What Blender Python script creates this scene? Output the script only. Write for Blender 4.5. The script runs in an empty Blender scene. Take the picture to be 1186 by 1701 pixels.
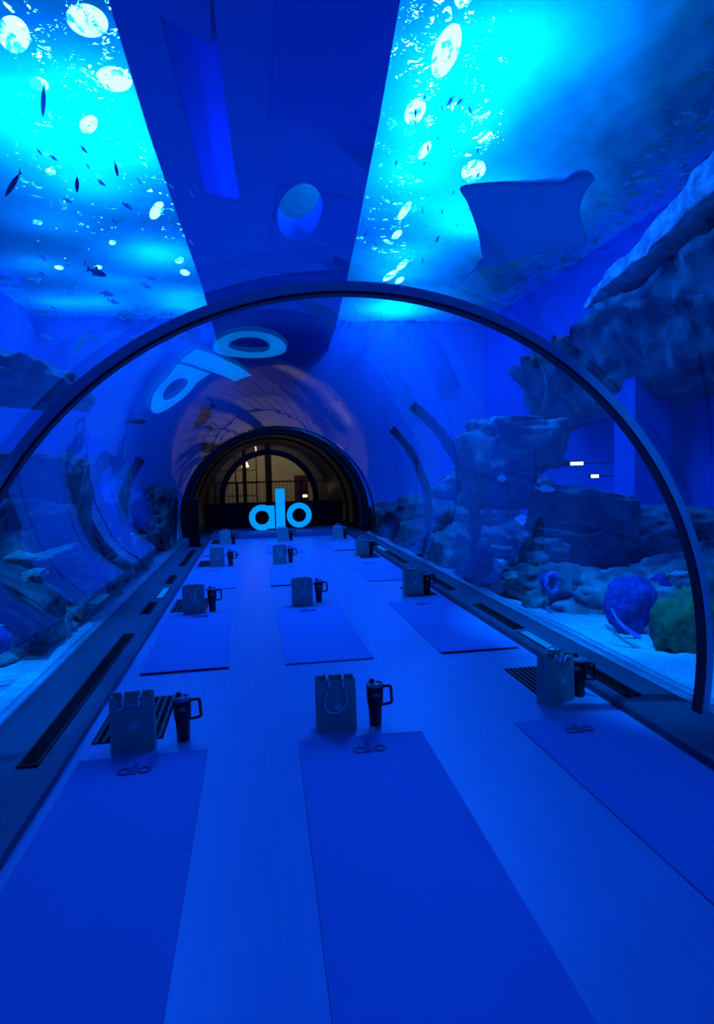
import bpy, bmesh, math, random
from mathutils import Vector, Matrix, noise
PI = math.pi
sc = bpy.context.scene
COL = sc.collection
rnd = random.Random(7)

# ------------------------------------------------------------------ helpers
def link(name, me, mat=None, parent=None, smooth=False):
    o = bpy.data.objects.new(name, me)
    COL.objects.link(o)
    if mat: me.materials.append(mat)
    if smooth:
        for p in me.polygons: p.use_smooth = True
    if parent: o.parent = parent
    return o

def from_bm(name, bm, mat=None, parent=None, smooth=False):
    bmesh.ops.recalc_face_normals(bm, faces=bm.faces[:])
    me = bpy.data.meshes.new(name); bm.to_mesh(me); bm.free()
    return link(name, me, mat, parent, smooth)

def tag(o, label, cat, group=None, kind=None):
    o['label'] = label; o['category'] = cat
    if group: o['group'] = group
    if kind: o['kind'] = kind
    return o

def struct(o, label=None):
    o['kind'] = 'structure'
    if label: o['label'] = label
    return o

def thing(name, label, cat, loc=(0, 0, 0), rz=0, group=None):
    o = bpy.data.objects.new(name, None); COL.objects.link(o)
    o.location = loc; o.rotation_euler = (0, 0, rz); o.empty_display_size = .1
    return tag(o, label, cat, group)

def copy_tree(root, loc, rz, label, group=None):
    def rec(o, parent):
        c = o.copy(); COL.objects.link(c); c.parent = parent
        for ch in o.children: rec(ch, c)
        return c
    r = rec(root, None)
    r.location = loc; r.rotation_euler = (0, 0, rz); r['label'] = label
    if group: r['group'] = group
    return r

def add_box(bm, x0, x1, y0, y1, z0, z1, bev=0):
    M = Matrix.Translation(((x0+x1)/2, (y0+y1)/2, (z0+z1)/2)) @ Matrix.Diagonal((x1-x0, y1-y0, z1-z0, 1))
    r = bmesh.ops.create_cube(bm, size=1, matrix=M)
    if bev:
        es = list({e for v in r['verts'] for e in v.link_edges})
        bmesh.ops.bevel(bm, geom=es, offset=bev, segments=2, affect='EDGES')

def box(name, x0, x1, y0, y1, z0, z1, mat, parent=None, bev=0):
    bm = bmesh.new(); add_box(bm, x0, x1, y0, y1, z0, z1, bev)
    return from_bm(name, bm, mat, parent)

def add_lathe(bm, prof, n=24, c=(0, 0)):
    rings = []
    for r, z in prof:
        if r < 1e-5: rings.append([bm.verts.new((c[0], c[1], z))])
        else: rings.append([bm.verts.new((c[0]+r*math.cos(2*PI*k/n), c[1]+r*math.sin(2*PI*k/n), z)) for k in range(n)])
    for a, b in zip(rings, rings[1:]):
        for k in range(n):
            k2 = (k+1) % n
            if len(a) == 1 and len(b) == 1: continue
            if len(a) == 1: bm.faces.new((a[0], b[k], b[k2]))
            elif len(b) == 1: bm.faces.new((a[k], b[0], a[k2]))
            else: bm.faces.new((a[k], b[k], b[k2], a[k2]))

def add_tube(bm, pts, r, n=8, closed=False):
    pts = [Vector(p) for p in pts]; rings = []; N = len(pts)
    rs = r if isinstance(r, (list, tuple)) else [r]*N
    for i, p in enumerate(pts):
        if closed: t = pts[(i+1) % N]-pts[i-1]
        else: t = pts[min(i+1, N-1)]-pts[max(i-1, 0)]
        t.normalize()
        up = Vector((0, 0, 1)) if abs(t.z) < .9 else Vector((0, 1, 0))
        a = t.cross(up).normalized(); b = a.cross(t)
        rings.append([bm.verts.new(p+(a*math.cos(2*PI*k/n)+b*math.sin(2*PI*k/n))*rs[i]) for k in range(n)])
    rr = rings+([rings[0]] if closed else [])
    for a, b in zip(rr, rr[1:]):
        for k in range(n):
            bm.faces.new((a[k], b[k], b[(k+1) % n], a[(k+1) % n]))
    if not closed:
        bm.faces.new(rings[0][::-1]); bm.faces.new(rings[-1])

def smooth_path(pts, k=5):
    P = [Vector(p) for p in pts]; P = [2*P[0]-P[1]]+P+[2*P[-1]-P[-2]]; out = []
    for i in range(1, len(P)-2):
        for j in range(k):
            t = j/k; a, b, c, d = P[i-1], P[i], P[i+1], P[i+2]
            out.append(.5*((2*b)+(c-a)*t+(2*a-5*b+4*c-d)*t*t+(3*b-a-3*c+d)*t**3))
    out.append(P[-2]); return out

def add_loops(bm, loops, z0, z1):
    """extruded flat shape: first loop outer, others holes (2-D points)"""
    es = []
    for L in loops:
        vs = [bm.verts.new((x, y, z0)) for x, y in L]
        es += [bm.edges.new((vs[i], vs[(i+1) % len(vs)])) for i in range(len(vs))]
    f = bmesh.ops.triangle_fill(bm, use_beauty=True, edges=es)
    faces = [g for g in f['geom'] if isinstance(g, bmesh.types.BMFace)]
    r = bmesh.ops.extrude_face_region(bm, geom=faces)
    bmesh.ops.translate(bm, verts=[g for g in r['geom'] if isinstance(g, bmesh.types.BMVert)], vec=(0, 0, z1-z0))

# ------------------------------------------------------------------ materials
def newmat(name):
    m = bpy.data.materials.new(name); m.use_nodes = True
    nt = m.node_tree; nt.nodes.clear()
    out = nt.nodes.new('ShaderNodeOutputMaterial')
    return m, nt, out

def pmat(name, col, rough=.6, col2=None, scale=6, bump=0, bscale=20, spec=.4, metal=0, detail=4, emis=None, estr=0, stretch=None):
    m, nt, out = newmat(name); N = nt.nodes; L = nt.links
    b = N.new('ShaderNodeBsdfPrincipled'); L.new(b.outputs[0], out.inputs[0])
    b.inputs['Base Color'].default_value = (*col, 1)
    b.inputs['Roughness'].default_value = rough
    b.inputs['Specular IOR Level'].default_value = spec
    b.inputs['Metallic'].default_value = metal
    tc = N.new('ShaderNodeTexCoord'); mp = N.new('ShaderNodeMapping')
    L.new(tc.outputs['Object'], mp.inputs[0])
    if stretch: mp.inputs['Scale'].default_value = stretch
    if col2:
        n = N.new('ShaderNodeTexNoise'); n.inputs['Scale'].default_value = scale; n.inputs['Detail'].default_value = detail
        L.new(mp.outputs[0], n.inputs['Vector'])
        r = N.new('ShaderNodeValToRGB'); r.color_ramp.elements[0].position = .38; r.color_ramp.elements[1].position = .62
        r.color_ramp.elements[0].color = (*col, 1); r.color_ramp.elements[1].color = (*col2, 1)
        L.new(n.outputs[0], r.inputs[0]); L.new(r.outputs[0], b.inputs['Base Color'])
    if bump:
        n = N.new('ShaderNodeTexNoise'); n.inputs['Scale'].default_value = bscale; n.inputs['Detail'].default_value = 6
        L.new(mp.outputs[0], n.inputs['Vector'])
        bp = N.new('ShaderNodeBump'); bp.inputs['Strength'].default_value = bump; bp.inputs['Distance'].default_value = .05
        L.new(n.outputs[0], bp.inputs['Height']); L.new(bp.outputs[0], b.inputs['Normal'])
    if emis:
        b.inputs['Emission Color'].default_value = (*emis, 1); b.inputs['Emission Strength'].default_value = estr
    return m

def emat(name, col, s):
    m, nt, out = newmat(name)
    e = nt.nodes.new('ShaderNodeEmission'); e.inputs[0].default_value = (*col, 1); e.inputs[1].default_value = s
    nt.links.new(e.outputs[0], out.inputs[0]); return m

def acrylic_mat(name, ior):
    m, nt, out = newmat(name); N = nt.nodes; L = nt.links
    g = N.new('ShaderNodeNewGeometry')
    mx = N.new('ShaderNodeMix'); mx.inputs[2].default_value = ior; mx.inputs[3].default_value = 1/ior
    L.new(g.outputs['Backfacing'], mx.inputs[0])
    f = N.new('ShaderNodeFresnel'); L.new(mx.outputs[0], f.inputs[0])
    # gentle waviness of the cast sheets
    tc = N.new('ShaderNodeTexCoord'); mp = N.new('ShaderNodeMapping'); mp.inputs['Scale'].default_value = (1, .35, 1)
    L.new(tc.outputs['Object'], mp.inputs[0])
    n = N.new('ShaderNodeTexNoise'); n.inputs['Scale'].default_value = 1.6; n.inputs['Detail'].default_value = 1
    L.new(mp.outputs[0], n.inputs['Vector'])
    bp = N.new('ShaderNodeBump'); bp.inputs['Strength'].default_value = .25; bp.inputs['Distance'].default_value = .02
    L.new(n.outputs[0], bp.inputs['Height'])
    t = N.new('ShaderNodeBsdfTransparent'); t.inputs[0].default_value = (.97, .98, .99, 1)
    gl = N.new('ShaderNodeBsdfGlossy'); gl.inputs['Roughness'].default_value = .012; gl.inputs[0].default_value = (.9, .95, 1, 1)
    L.new(bp.outputs[0], gl.inputs['Normal'])
    ms = N.new('ShaderNodeMixShader')
    L.new(f.outputs[0], ms.inputs[0]); L.new(t.outputs[0], ms.inputs[1]); L.new(gl.outputs[0], ms.inputs[2])
    L.new(ms.outputs[0], out.inputs[0]); return m

def water_mat():
    m, nt, out = newmat('rippled_water'); N = nt.nodes; L = nt.links
    tc = N.new('ShaderNodeTexCoord')
    n = N.new('ShaderNodeTexNoise'); n.inputs['Scale'].default_value = 2.2; n.inputs['Detail'].default_value = 3; n.inputs['Distortion'].default_value = .6
    L.new(tc.outputs['Object'], n.inputs['Vector'])
    bp = N.new('ShaderNodeBump'); bp.inputs['Strength'].default_value = .9; bp.inputs['Distance'].default_value = .26
    L.new(n.outputs[0], bp.inputs['Height'])
    tl = N.new('ShaderNodeBsdfTranslucent'); tl.inputs[0].default_value = (0, .21, 1, 1)
    tr = N.new('ShaderNodeBsdfTransparent'); tr.inputs[0].default_value = (.006, .10, 1, 1)
    rf = N.new('ShaderNodeBsdfRefraction'); rf.inputs[0].default_value = (.02, .4, 1, 1); rf.inputs['Roughness'].default_value = .0; rf.inputs['IOR'].default_value = 1.12
    L.new(bp.outputs[0], rf.inputs['Normal'])
    mp = N.new('ShaderNodeMapping'); mp.inputs['Scale'].default_value = (2.6, 1.3, 1); L.new(tc.outputs['Object'], mp.inputs[0])
    n2 = N.new('ShaderNodeTexNoise'); n2.inputs['Scale'].default_value = 2.0; n2.inputs['Detail'].default_value = 3; n2.inputs['Distortion'].default_value = 1.0
    L.new(mp.outputs[0], n2.inputs['Vector'])
    mr = N.new('ShaderNodeMapRange'); mr.inputs[1].default_value = .42; mr.inputs[2].default_value = .49; mr.inputs[3].default_value = .96; mr.inputs[4].default_value = .0
    L.new(n2.outputs[0], mr.inputs[0])
    a = N.new('ShaderNodeMixShader'); L.new(mr.outputs[0], a.inputs[0])
    L.new(tr.outputs[0], a.inputs[1]); L.new(rf.outputs[0], a.inputs[2])
    b = N.new('ShaderNodeMixShader'); b.inputs[0].default_value = .36
    L.new(a.outputs[0], b.inputs[1]); L.new(tl.outputs[0], b.inputs[2])
    L.new(b.outputs[0], out.inputs[0]); return m

M_acryl = acrylic_mat('clear_acrylic', 1.46)
M_acryl_wet = acrylic_mat('acrylic_against_water', 1.12)
M_water = water_mat()
M_floor = pmat('pale_floor', (.32, .46, .74), .34, (.35, .49, .78), 3, .03, 60, .6, stretch=(9, .6, 1))
M_mat = pmat('rubber_mat', (.26, .38, .74), .85, (.28, .40, .77), 2, .05, 300, .08)
M_matlogo = pmat('mat_print', (.08, .13, .32), .6)
M_ledge = pmat('ledge_panel', (.05, .09, .13), .5, (.06, .10, .15), 3, 0, 20, .35)
M_black = pmat('matte_black', (.006, .007, .01), .55, spec=.3)
M_slot = pmat('slot_black', (.002, .002, .003), .8, spec=.1)
def tint_mat():
    m, nt, out = newmat('tinted_glass')
    t = nt.nodes.new('ShaderNodeBsdfTransparent'); t.inputs[0].default_value = (.5, .5, .55, 1)
    g = nt.nodes.new('ShaderNodeBsdfGlossy'); g.inputs['Roughness'].default_value = .02
    ms = nt.nodes.new('ShaderNodeMixShader'); ms.inputs[0].default_value = .06
    nt.links.new(t.outputs[0], ms.inputs[1]); nt.links.new(g.outputs[0], ms.inputs[2]); nt.links.new(ms.outputs[0], out.inputs[0]); return m
M_tint = tint_mat()
def pane_mat():
    m, nt, out = newmat('added_pane')
    t = nt.nodes.new('ShaderNodeBsdfTranslucent'); t.inputs[0].default_value = (0, .35, 1, 1)
    g = nt.nodes.new('ShaderNodeBsdfDiffuse'); g.inputs[0].default_value = (.03, .3, .8, 1)
    ms = nt.nodes.new('ShaderNodeMixShader'); ms.inputs[0].default_value = .15
    nt.links.new(t.outputs[0], ms.inputs[1]); nt.links.new(g.outputs[0], ms.inputs[2]); nt.links.new(ms.outputs[0], out.inputs[0]); return m
M_pane = pane_mat()
M_slatd = pmat('grille_metal', (.02, .03, .05), .5)
M_lining = pmat('tunnel_lining', (.010, .010, .014), .3, spec=.5)
M_rib = pmat('painted_steel', (.20, .50, .70), .35, (.22, .53, .74), 4, .02, 60, .5)
M_rib_dark = pmat('gasket', (.01, .015, .03), .5)
M_bag = pmat('bag_paper', (.11, .46, .35), .7, (.12, .50, .38), 20, .04, 90, .3)
M_rope = pmat('white_rope', (.85, .99, .99), .5, bump=.2, bscale=400)
M_baglogo = pmat('bag_print', (.5, .98, .95), .5)
M_tumb = pmat('black_tumbler', (.006, .007, .009), .35, spec=.5)
M_lid = pmat('clear_lid', (.15, .35, .40), .15, spec=.8)
M_tlogo = pmat('tumbler_print', (.10, .38, .40), .4)
M_sign = emat('sign_face', (0, .27, 1.0), 2.2)
M_signside = pmat('sign_side', (.02, .08, .2), .5)
M_strip = emat('strip_glow', (0, .16, .8), 1.8)
M_sand = pmat('coral_sand', (.70, .92, .95), .9, (.50, .75, .82), 9, .8, 40, .1, detail=8)
M_rock = pmat('reef_rock', (.06, .12, .13), .85, (.24, .45, .42), 3.2, 1.0, 5, .2, detail=8)
M_rock2 = pmat('pale_rock', (.24, .50, .42), .85, (.12, .26, .25), 3.5, 1.0, 6, .2, detail=8)
M_rockd = pmat('dark_rock', (.03, .06, .08), .85, (.13, .25, .25), 2.5, 1.0, 4, .2, detail=8)
M_chute = pmat('stone_and_reflection', (.35, .80, .75), .8, (.12, .34, .40), 5, 1.0, 9, .2, detail=8)  # coral stones, and the sand's reflection put into the slope's colour
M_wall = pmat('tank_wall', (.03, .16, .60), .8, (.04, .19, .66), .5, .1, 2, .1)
M_wall_lit = pmat('tank_wall_lit', (.06, .40, .85), .8, (.07, .44, .9), .5, .1, 2, .1)  # left and back walls: brighter glow of that side put into the paint
M_slab = pmat('slab_paint', (.03, .20, .66), .7, (.035, .22, .70), .6, .05, 3, .2)
M_panel = pmat('panel_paint', (.05, .48, .95), .5, (.045, .42, .9), .8)
M_ray = pmat('ray_skin', (.12, .70, .97), .5, (.13, .74, .99), 2.5, .1, 8, .3)
M_fishl, _nt, _out = newmat('silver_fish')
_p = _nt.nodes.new('ShaderNodeBsdfPrincipled'); _p.inputs['Base Color'].default_value = (.6, .95, 1, 1); _p.inputs['Roughness'].default_value = .25; _p.inputs['Specular IOR Level'].default_value = .8
_t = _nt.nodes.new('ShaderNodeBsdfTranslucent'); _t.inputs[0].default_value = (.9, 1, 1, 1)
_m = _nt.nodes.new('ShaderNodeMixShader'); _m.inputs[0].default_value = .7
_nt.links.new(_p.outputs[0], _m.inputs[1]); _nt.links.new(_t.outputs[0], _m.inputs[2]); _nt.links.new(_m.outputs[0], _out.inputs[0])
M_fishd = pmat('dark_fish', (.02, .04, .07), .5)
M_purple = pmat('violet_coral', (.06, .07, .38), .8, (.03, .04, .20), 4, .8, 10, .2)
M_green = pmat('green_coral', (.03, .22, .06), .85, (.02, .10, .05), 4, 1.0, 7, .2)
M_sponge = pmat('pale_sponge', (.28, .34, .95), .7, (.15, .2, .6), 8, .6, 20)
M_lampbox = pmat('lamp_housing', (.02, .03, .05), .5)
M_mallwall = pmat('mall_plaster', (.46, .41, .30), .8, (.40, .35, .25), 1.2)
M_mallfloor = pmat('mall_floor', (.07, .06, .05), .3)
M_wood = pmat('mall_wood', (.12, .06, .03), .6)
M_warm = emat('warm_bulb', (1, .78, .5), 6.0)
M_maroon = pmat('maroon_panel', (.12, .02, .05), .6)

# ------------------------------------------------------------------ camera (level, slightly right and down)
CAM = Vector((0, 0, 1.5))
FPX, YAW, PIT, ROL = 1068.96, .15835, .06428, -.02399
Fv = Vector((math.sin(YAW)*math.cos(PIT), math.cos(YAW)*math.cos(PIT), -math.sin(PIT)))
R0 = Vector((math.cos(YAW), -math.sin(YAW), 0)); U0 = R0.cross(Fv)
Rv = R0*math.cos(ROL)+U0*math.sin(ROL); Uv = Rv.cross(Fv)
cd = bpy.data.cameras.new('camera'); cam = bpy.data.objects.new('camera', cd); COL.objects.link(cam)
cd.sensor_fit = 'VERTICAL'; cd.sensor_height = 36; cd.lens = FPX/1701*36; cd.clip_end = 200; cd.clip_start = .02
mw = Matrix((Rv, Uv, -Fv)).transposed().to_4x4(); mw.translation = CAM
cam.matrix_world = mw; sc.camera = cam

def at(px, py, Y):
    """the place at distance Y along the tunnel that the photograph shows at (px, py)"""
    d = Fv+Rv*((px-593)/FPX)-Uv*((py-850.5)/FPX)
    return CAM+d*(Y/d.y)

# ------------------------------------------------------------------ tunnel shell
XC, ZC, R = .52, .41, 2.03
Y0, Y1, Y2 = -3.5, 15.0, 22.0
A0 = math.asin((.05-ZC)/R)            # springing angle of the vault

def add_arch(bm, r0, r1, y0, y1, a0=A0, a1=None, n=72, ny=1):
    a1 = PI-a0 if a1 is None else a1
    V = {}
    for j in range(ny+1):
        y = y0+(y1-y0)*j/ny
        for i in range(n+1):
            a = a0+(a1-a0)*i/n
            for k, r in ((0, r0), (1, r1)):
                V[i, j, k] = bm.verts.new((XC+r*math.cos(a), y, ZC+r*math.sin(a)))
    for j in range(ny):
        for i in range(n):
            bm.faces.new((V[i, j, 0], V[i+1, j, 0], V[i+1, j+1, 0], V[i, j+1, 0]))
            bm.faces.new((V[i, j, 1], V[i, j+1, 1], V[i+1, j+1, 1], V[i+1, j, 1]))
        for i in (0, n): bm.faces.new((V[i, j, 0], V[i, j+1, 0], V[i, j+1, 1], V[i, j, 1]))
    for i in range(n):
        for j in (0, ny): bm.faces.new((V[i, j, 0], V[i+1, j, 0], V[i+1, j, 1], V[i, j, 1]))

bm = bmesh.new(); add_arch(bm, R, R+.06, Y0, Y1, n=96, ny=10)
win = struct(from_bm('window_1', bm, M_acryl, smooth=True), 'clear curved acrylic vault over the walkway')
win.data.materials.append(M_acryl_wet)
for p in win.data.polygons:
    c = p.center
    if math.hypot(c.x-XC, c.z-ZC) > R+.04: p.material_index = 1
bm = bmesh.new(); add_arch(bm, R, R+.15, Y1, Y2, n=72, ny=4)
struct(from_bm('wall_portal', bm, M_lining, smooth=True), 'black lining of the far end of the tunnel')

def rib(name, y, w, th, front, label, a0=A0, rr=R):
    bm = bmesh.new(); add_arch(bm, rr-th, rr+.005, y-w/2, y+w/2, a0=a0, n=96)
    o = from_bm(name, bm, front); struct(o, label)
    bm = bmesh.new(); add_arch(bm, rr-th-.012, rr-th+.001, y-w/2-.005, y+w/2+.005, a0=a0, n=96)
    from_bm('gasket', bm, M_rib_dark, o)
    return o
rib('trim_1', 3.27, .06, .045, M_rib, 'blue painted arch rib nearest the camera')
rib('trim_2', 17.6, .05, .03, M_rib_dark, 'thin dark arch rib in the black lining')
# portal ring at the exit
XP = XC+.02
def arch_at(name, y0, y1, r0, r1, zc, mat, a0):
    bm = bmesh.new(); add_arch(bm, r0, r1, y0, y1, a0=a0)
    for v in bm.verts: v.co.z += zc-ZC
    return from_bm(name, bm, mat)
struct(arch_at('trim_3', 21.9, 22.15, 1.48, 1.66, .62, pmat('portal_blue', (.04, .10, .30), .4), -.35), 'dark blue ring around the tunnel exit')
struct(arch_at('window_2', 22.0, 22.03, 1.6, 2.25, .62, M_tint, -.5), 'tinted glass around the exit ring')

# ------------------------------------------------------------------ floor, ledges
XL, XR = -1.01, 2.17
struct(box('floor', XL, XR, Y0, 14.9, -.12, 0, M_floor), 'pale walkway floor between the ledges')
struct(box('floor_far', -1.6, 2.6, 14.9, 22.2, -.12, -.005, M_black), 'black floor beyond the walkway')
def ledge(name, xa, xb, label):
    prof = [(xa, -.12), (xa, .045), (xa+(xb-xa)*.06, .062), (xb, .07), (xb, -.12)]
    bm = bmesh.new(); a = [bm.verts.new((x, Y0, z)) for x, z in prof]; b = [bm.verts.new((x, 22.0, z)) for x, z in prof]
    for i in range(5): bm.faces.new((a[i], a[(i+1) % 5], b[(i+1) % 5], b[i]))
    bm.faces.new(a); bm.faces.new(b[::-1])
    return struct(from_bm(name, bm, M_ledge), label)
ledge('trim_4', XL, -1.495, 'dark blue ledge along the left foot of the vault')
ledge('trim_5', XR, 2.535, 'dark blue ledge along the right foot of the vault')

def slot(x, y0, y1, label):
    t = thing('ledge_vent', label, 'vent', (x, (y0+y1)/2, .066), 0, 'black vents in the ledges')
    h = (y1-y0)/2
    bm = bmesh.new()
    add_box(bm, -.045, .045, -h, h, -.004, .006)
    from_bm('opening', bm, M_slot, t)
    bm = bmesh.new()
    for s in (-1, 1): add_box(bm, s*.045-.006, s*.045+.006, -h-.012, h+.012, -.004, .010)
    for s in (-1, 1): add_box(bm, -.051, .051, s*(h+.006)-.006, s*(h+.006)+.006, -.004, .010)
    from_bm('surround', bm, M_black, t)
ordl = ['nearest the camera', 'second from the camera', 'third from the camera', 'fourth from the camera', 'fifth from the camera']
for i, (a, b) in enumerate([(3.35, 6.0), (6.9, 7.45), (8.75, 9.4), (10.4, 12.4)]):
    slot(-1.16, a, b, 'black slot vent in the left ledge, ' + ordl[i])
for i, (a, b) in enumerate([(3.6, 4.45), (5.35, 6.4), (7.3, 8.5), (9.6, 11.0), (12, 13.4)]):
    slot(2.28, a, b, 'black slot vent in the right ledge, ' + ordl[i])
def strip(x, y0, y1, label):
    t = thing('strip_light', label, 'light', (x, (y0+y1)/2, .066), 0, 'glowing strips in the ledges'); h = (y1-y0)/2
    bm = bmesh.new(); add_box(bm, -.05, .05, -h-.01, h+.01, -.004, .006); from_bm('housing', bm, M_lampbox, t)
    bm = bmesh.new(); add_box(bm, -.035, .035, -h, h, .004, .011, .002); from_bm('diffuser', bm, M_strip, t)
strip(-1.13, 7.72, 8.35, 'short pale blue strip light in the left ledge between two black vents')
strip(2.27, 4.62, 5.2, 'short pale blue strip light in the right ledge behind the front bag')
strip(2.27, 11.15, 11.85, 'faint pale blue strip light far along the right ledge')

def grille(x0, x1, y0, y1, label):
    t = thing('floor_grille', label, 'grille', (x0, y0, 0), 0, 'dark grilles in the floor')
    bm = bmesh.new(); add_box(bm, 0, x1-x0, 0, y1-y0, .0, .003); from_bm('backing', bm, M_slot, t)
    bm = bmesh.new(); w = x1-x0; n = 9
    for k in range(n):
        add_box(bm, w*(k+.5)/n-.009, w*(k+.5)/n+.009, 0, y1-y0, .002, .007)
    from_bm('slat', bm, M_slatd, t)
rows = ['front row', 'second row', 'third row', 'fourth row']
for i in range(4):
    y = 3.72+i*3.46
    grille(-.95, -.56, y, y+.72, 'dark ribbed floor grille behind the left bag of the ' + rows[i])
    if i < 3: grille(1.79, 2.12, y+.15, y+.75, 'dark floor grille behind the right bag of the ' + rows[i])

# ------------------------------------------------------------------ lettering "alo"
def circ(cx, cy, r, n=36, a0=0, a1=2*PI):
    return [(cx+r*math.cos(a0+(a1-a0)*i/n), cy+r*math.sin(a0+(a1-a0)*i/n)) for i in range(n)]
def alo_loops():
    """three letters, unit = 1 wide, baseline at 0"""
    k = 1/558.0
    # a : bowl with stem on the right
    cx, cy, ro, ri = 115, 113, 115, 62
    out = []
    sx0, sx1, st, sb = 178, 228, 218, 12
    ang = math.acos((sx0-10-cx)/ro)
    arc = [(cx+ro*math.cos(t), cy+ro*math.sin(t)) for t in [ang+(2*PI-2*ang)*i/40 for i in range(41)]]
    a = arc+[(sx0-10, sb), (sx1, sb), (sx1, st), (sx0-10, st)]
    A = [[(x*k, y*k) for x, y in a], [(x*k, y*k) for x, y in circ(cx, cy, ri)]]
    Lb = [[(x*k, y*k) for x, y in [(238, 6), (320, 6), (320, 366), (238, 366)]]]
    O = [[(x*k, y*k) for x, y in circ(446, 124, 112, 44)], [(x*k, y*k) for x, y in circ(446, 124, 62)]]
    return [A, Lb, O]
def logo(name, w, th, mat, parent, M):
    bm = bmesh.new()
    for L in alo_loops():
        add_loops(bm, [[(x*w-w/2, y*w) for x, y in lp] for lp in L], 0, th)
    bmesh.ops.transform(bm, matrix=M, verts=bm.verts[:])
    return from_bm(name, bm, mat, parent)

# lit sign on the riser
struct(box('floor_riser', -1.0, 2.15, 14.9, 16.6, -.02, .10, pmat('riser_blue', (.08, .16, .3), .6)), 'dark blue riser at the end of the walkway')
sg = thing('illuminated_sign', 'large glowing light blue letters standing on the dark riser at tunnel end', 'sign', (.63, 15.85, .10))
for nm, L in zip(('letter_a', 'letter_l', 'letter_o'), alo_loops()):
    W = 1.53
    bm = bmesh.new(); add_loops(bm, [[(x*W-W/2, y*W) for x, y in lp] for lp in L], 0, .012)
    bmesh.ops.transform(bm, matrix=Matrix.Translation((0, -.0, 0)) @ Matrix.Rotation(PI/2, 4, 'X'), verts=bm.verts[:])
    o = from_bm(nm, bm, M_sign, sg)
    bm = bmesh.new(); add_loops(bm, [[(x*W-W/2, y*W) for x, y in lp] for lp in L], -.15, 0)
    bmesh.ops.transform(bm, matrix=Matrix.Rotation(PI/2, 4, 'X'), verts=bm.verts[:])
    from_bm('return', bm, M_signside, o)
tag(box('barrier', -1.3, 2.35, 17.2, 17.35, -.005, .72, M_black), 'low black barrier wall standing behind the glowing letters', 'barrier')

# speaker column at the left
sp = thing('speaker', 'tall black speaker standing on left ledge near the tunnel end', 'speaker', (-1.19, 13.2, .075))
bm = bmesh.new(); add_box(bm, -.1, .1, -.12, .12, .02, .95, .012); from_bm('cabinet', bm, M_black, sp)
bm = bmesh.new(); add_box(bm, -.08, .08, -.135, -.118, .1, .9, .003); from_bm('front_grille', bm, M_slot, sp)
bm = bmesh.new(); add_box(bm, -.13, .13, -.15, .15, 0, .022); from_bm('base', bm, M_black, sp)

# ------------------------------------------------------------------ mats
def make_mat(w, l, curl, lx, lz):
    """origin at the far edge centre, running towards the viewer (-y)"""
    t = thing('yoga_mat', 'x', 'yoga mat')
    bm = bmesh.new(); nx, ny = 8, 40; th = .006; V = {}
    for j in range(ny+1):
        s = j/ny; y = -l*s
        for i in range(nx+1):
            x = -w/2+w*i/nx
            d = (1-s)*l
            up = curl*max(0, 1-d/.10)**2 + .003*noise.noise(Vector((x*3, y*2, lx*9)))
            up = max(up, 0)
            for k in (0, 1): V[i, j, k] = bm.verts.new((x, y, .001+up+th*k))
    for j in range(ny):
        for i in range(nx):
            bm.faces.new((V[i, j, 1], V[i+1, j, 1], V[i+1, j+1, 1], V[i, j+1, 1]))
            bm.faces.new((V[i, j, 0], V[i, j+1, 0], V[i+1, j+1, 0], V[i+1, j, 0]))
        for i in (0, nx): bm.faces.new((V[i, j, 0], V[i, j+1, 0], V[i, j+1, 1], V[i, j, 1]))
    for i in range(nx):
        for j in (0, ny): bm.faces.new((V[i, j, 0], V[i+1, j, 0], V[i+1, j, 1], V[i, j, 1]))
    from_bm('mat_sheet', bm, M_mat, t, smooth=False)
    logo('printed_logo', .17, .0015, M_matlogo, t, Matrix.Translation((lx, lz, .0105)))
    return t
rown = ['in the front row', 'in the second row', 'in the third row', 'in the fourth row']
coln = ['in the left column', 'in the middle column', 'in the right column']
MX = [-.625, .55, 1.79]
MW = [.66, .70, .66]
mat_a = make_mat(.66, 2.06, .012, .02, -.20)
mat_b = make_mat(.66, 2.06, .004, -.02, -.20)
first = {}
for r in range(4):
    for c in range(3):
        y = [3.50, 7.02, 10.25, 13.45][r]
        src = mat_a if (r+c) % 2 else mat_b
        lab = 'blue exercise mat lying flat on the floor ' + rown[r] + ', ' + coln[c]
        if id(src) not in first:
            first[id(src)] = 1; src.location = (MX[c], y, 0); src['label'] = lab; src['group'] = 'blue mats laid out on the floor'
            o = src
        else: o = copy_tree(src, (MX[c], y, 0), 0, lab, 'blue mats laid out on the floor')
        o.scale = (MW[c]/.66, [1.12, 1, .86, .72][r], 1)
        o.rotation_euler.z = [[.0, -.02, .02], [.03, .0, .0], [.01, -.01, .02], [0, 0, 0]][r][c]

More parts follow.
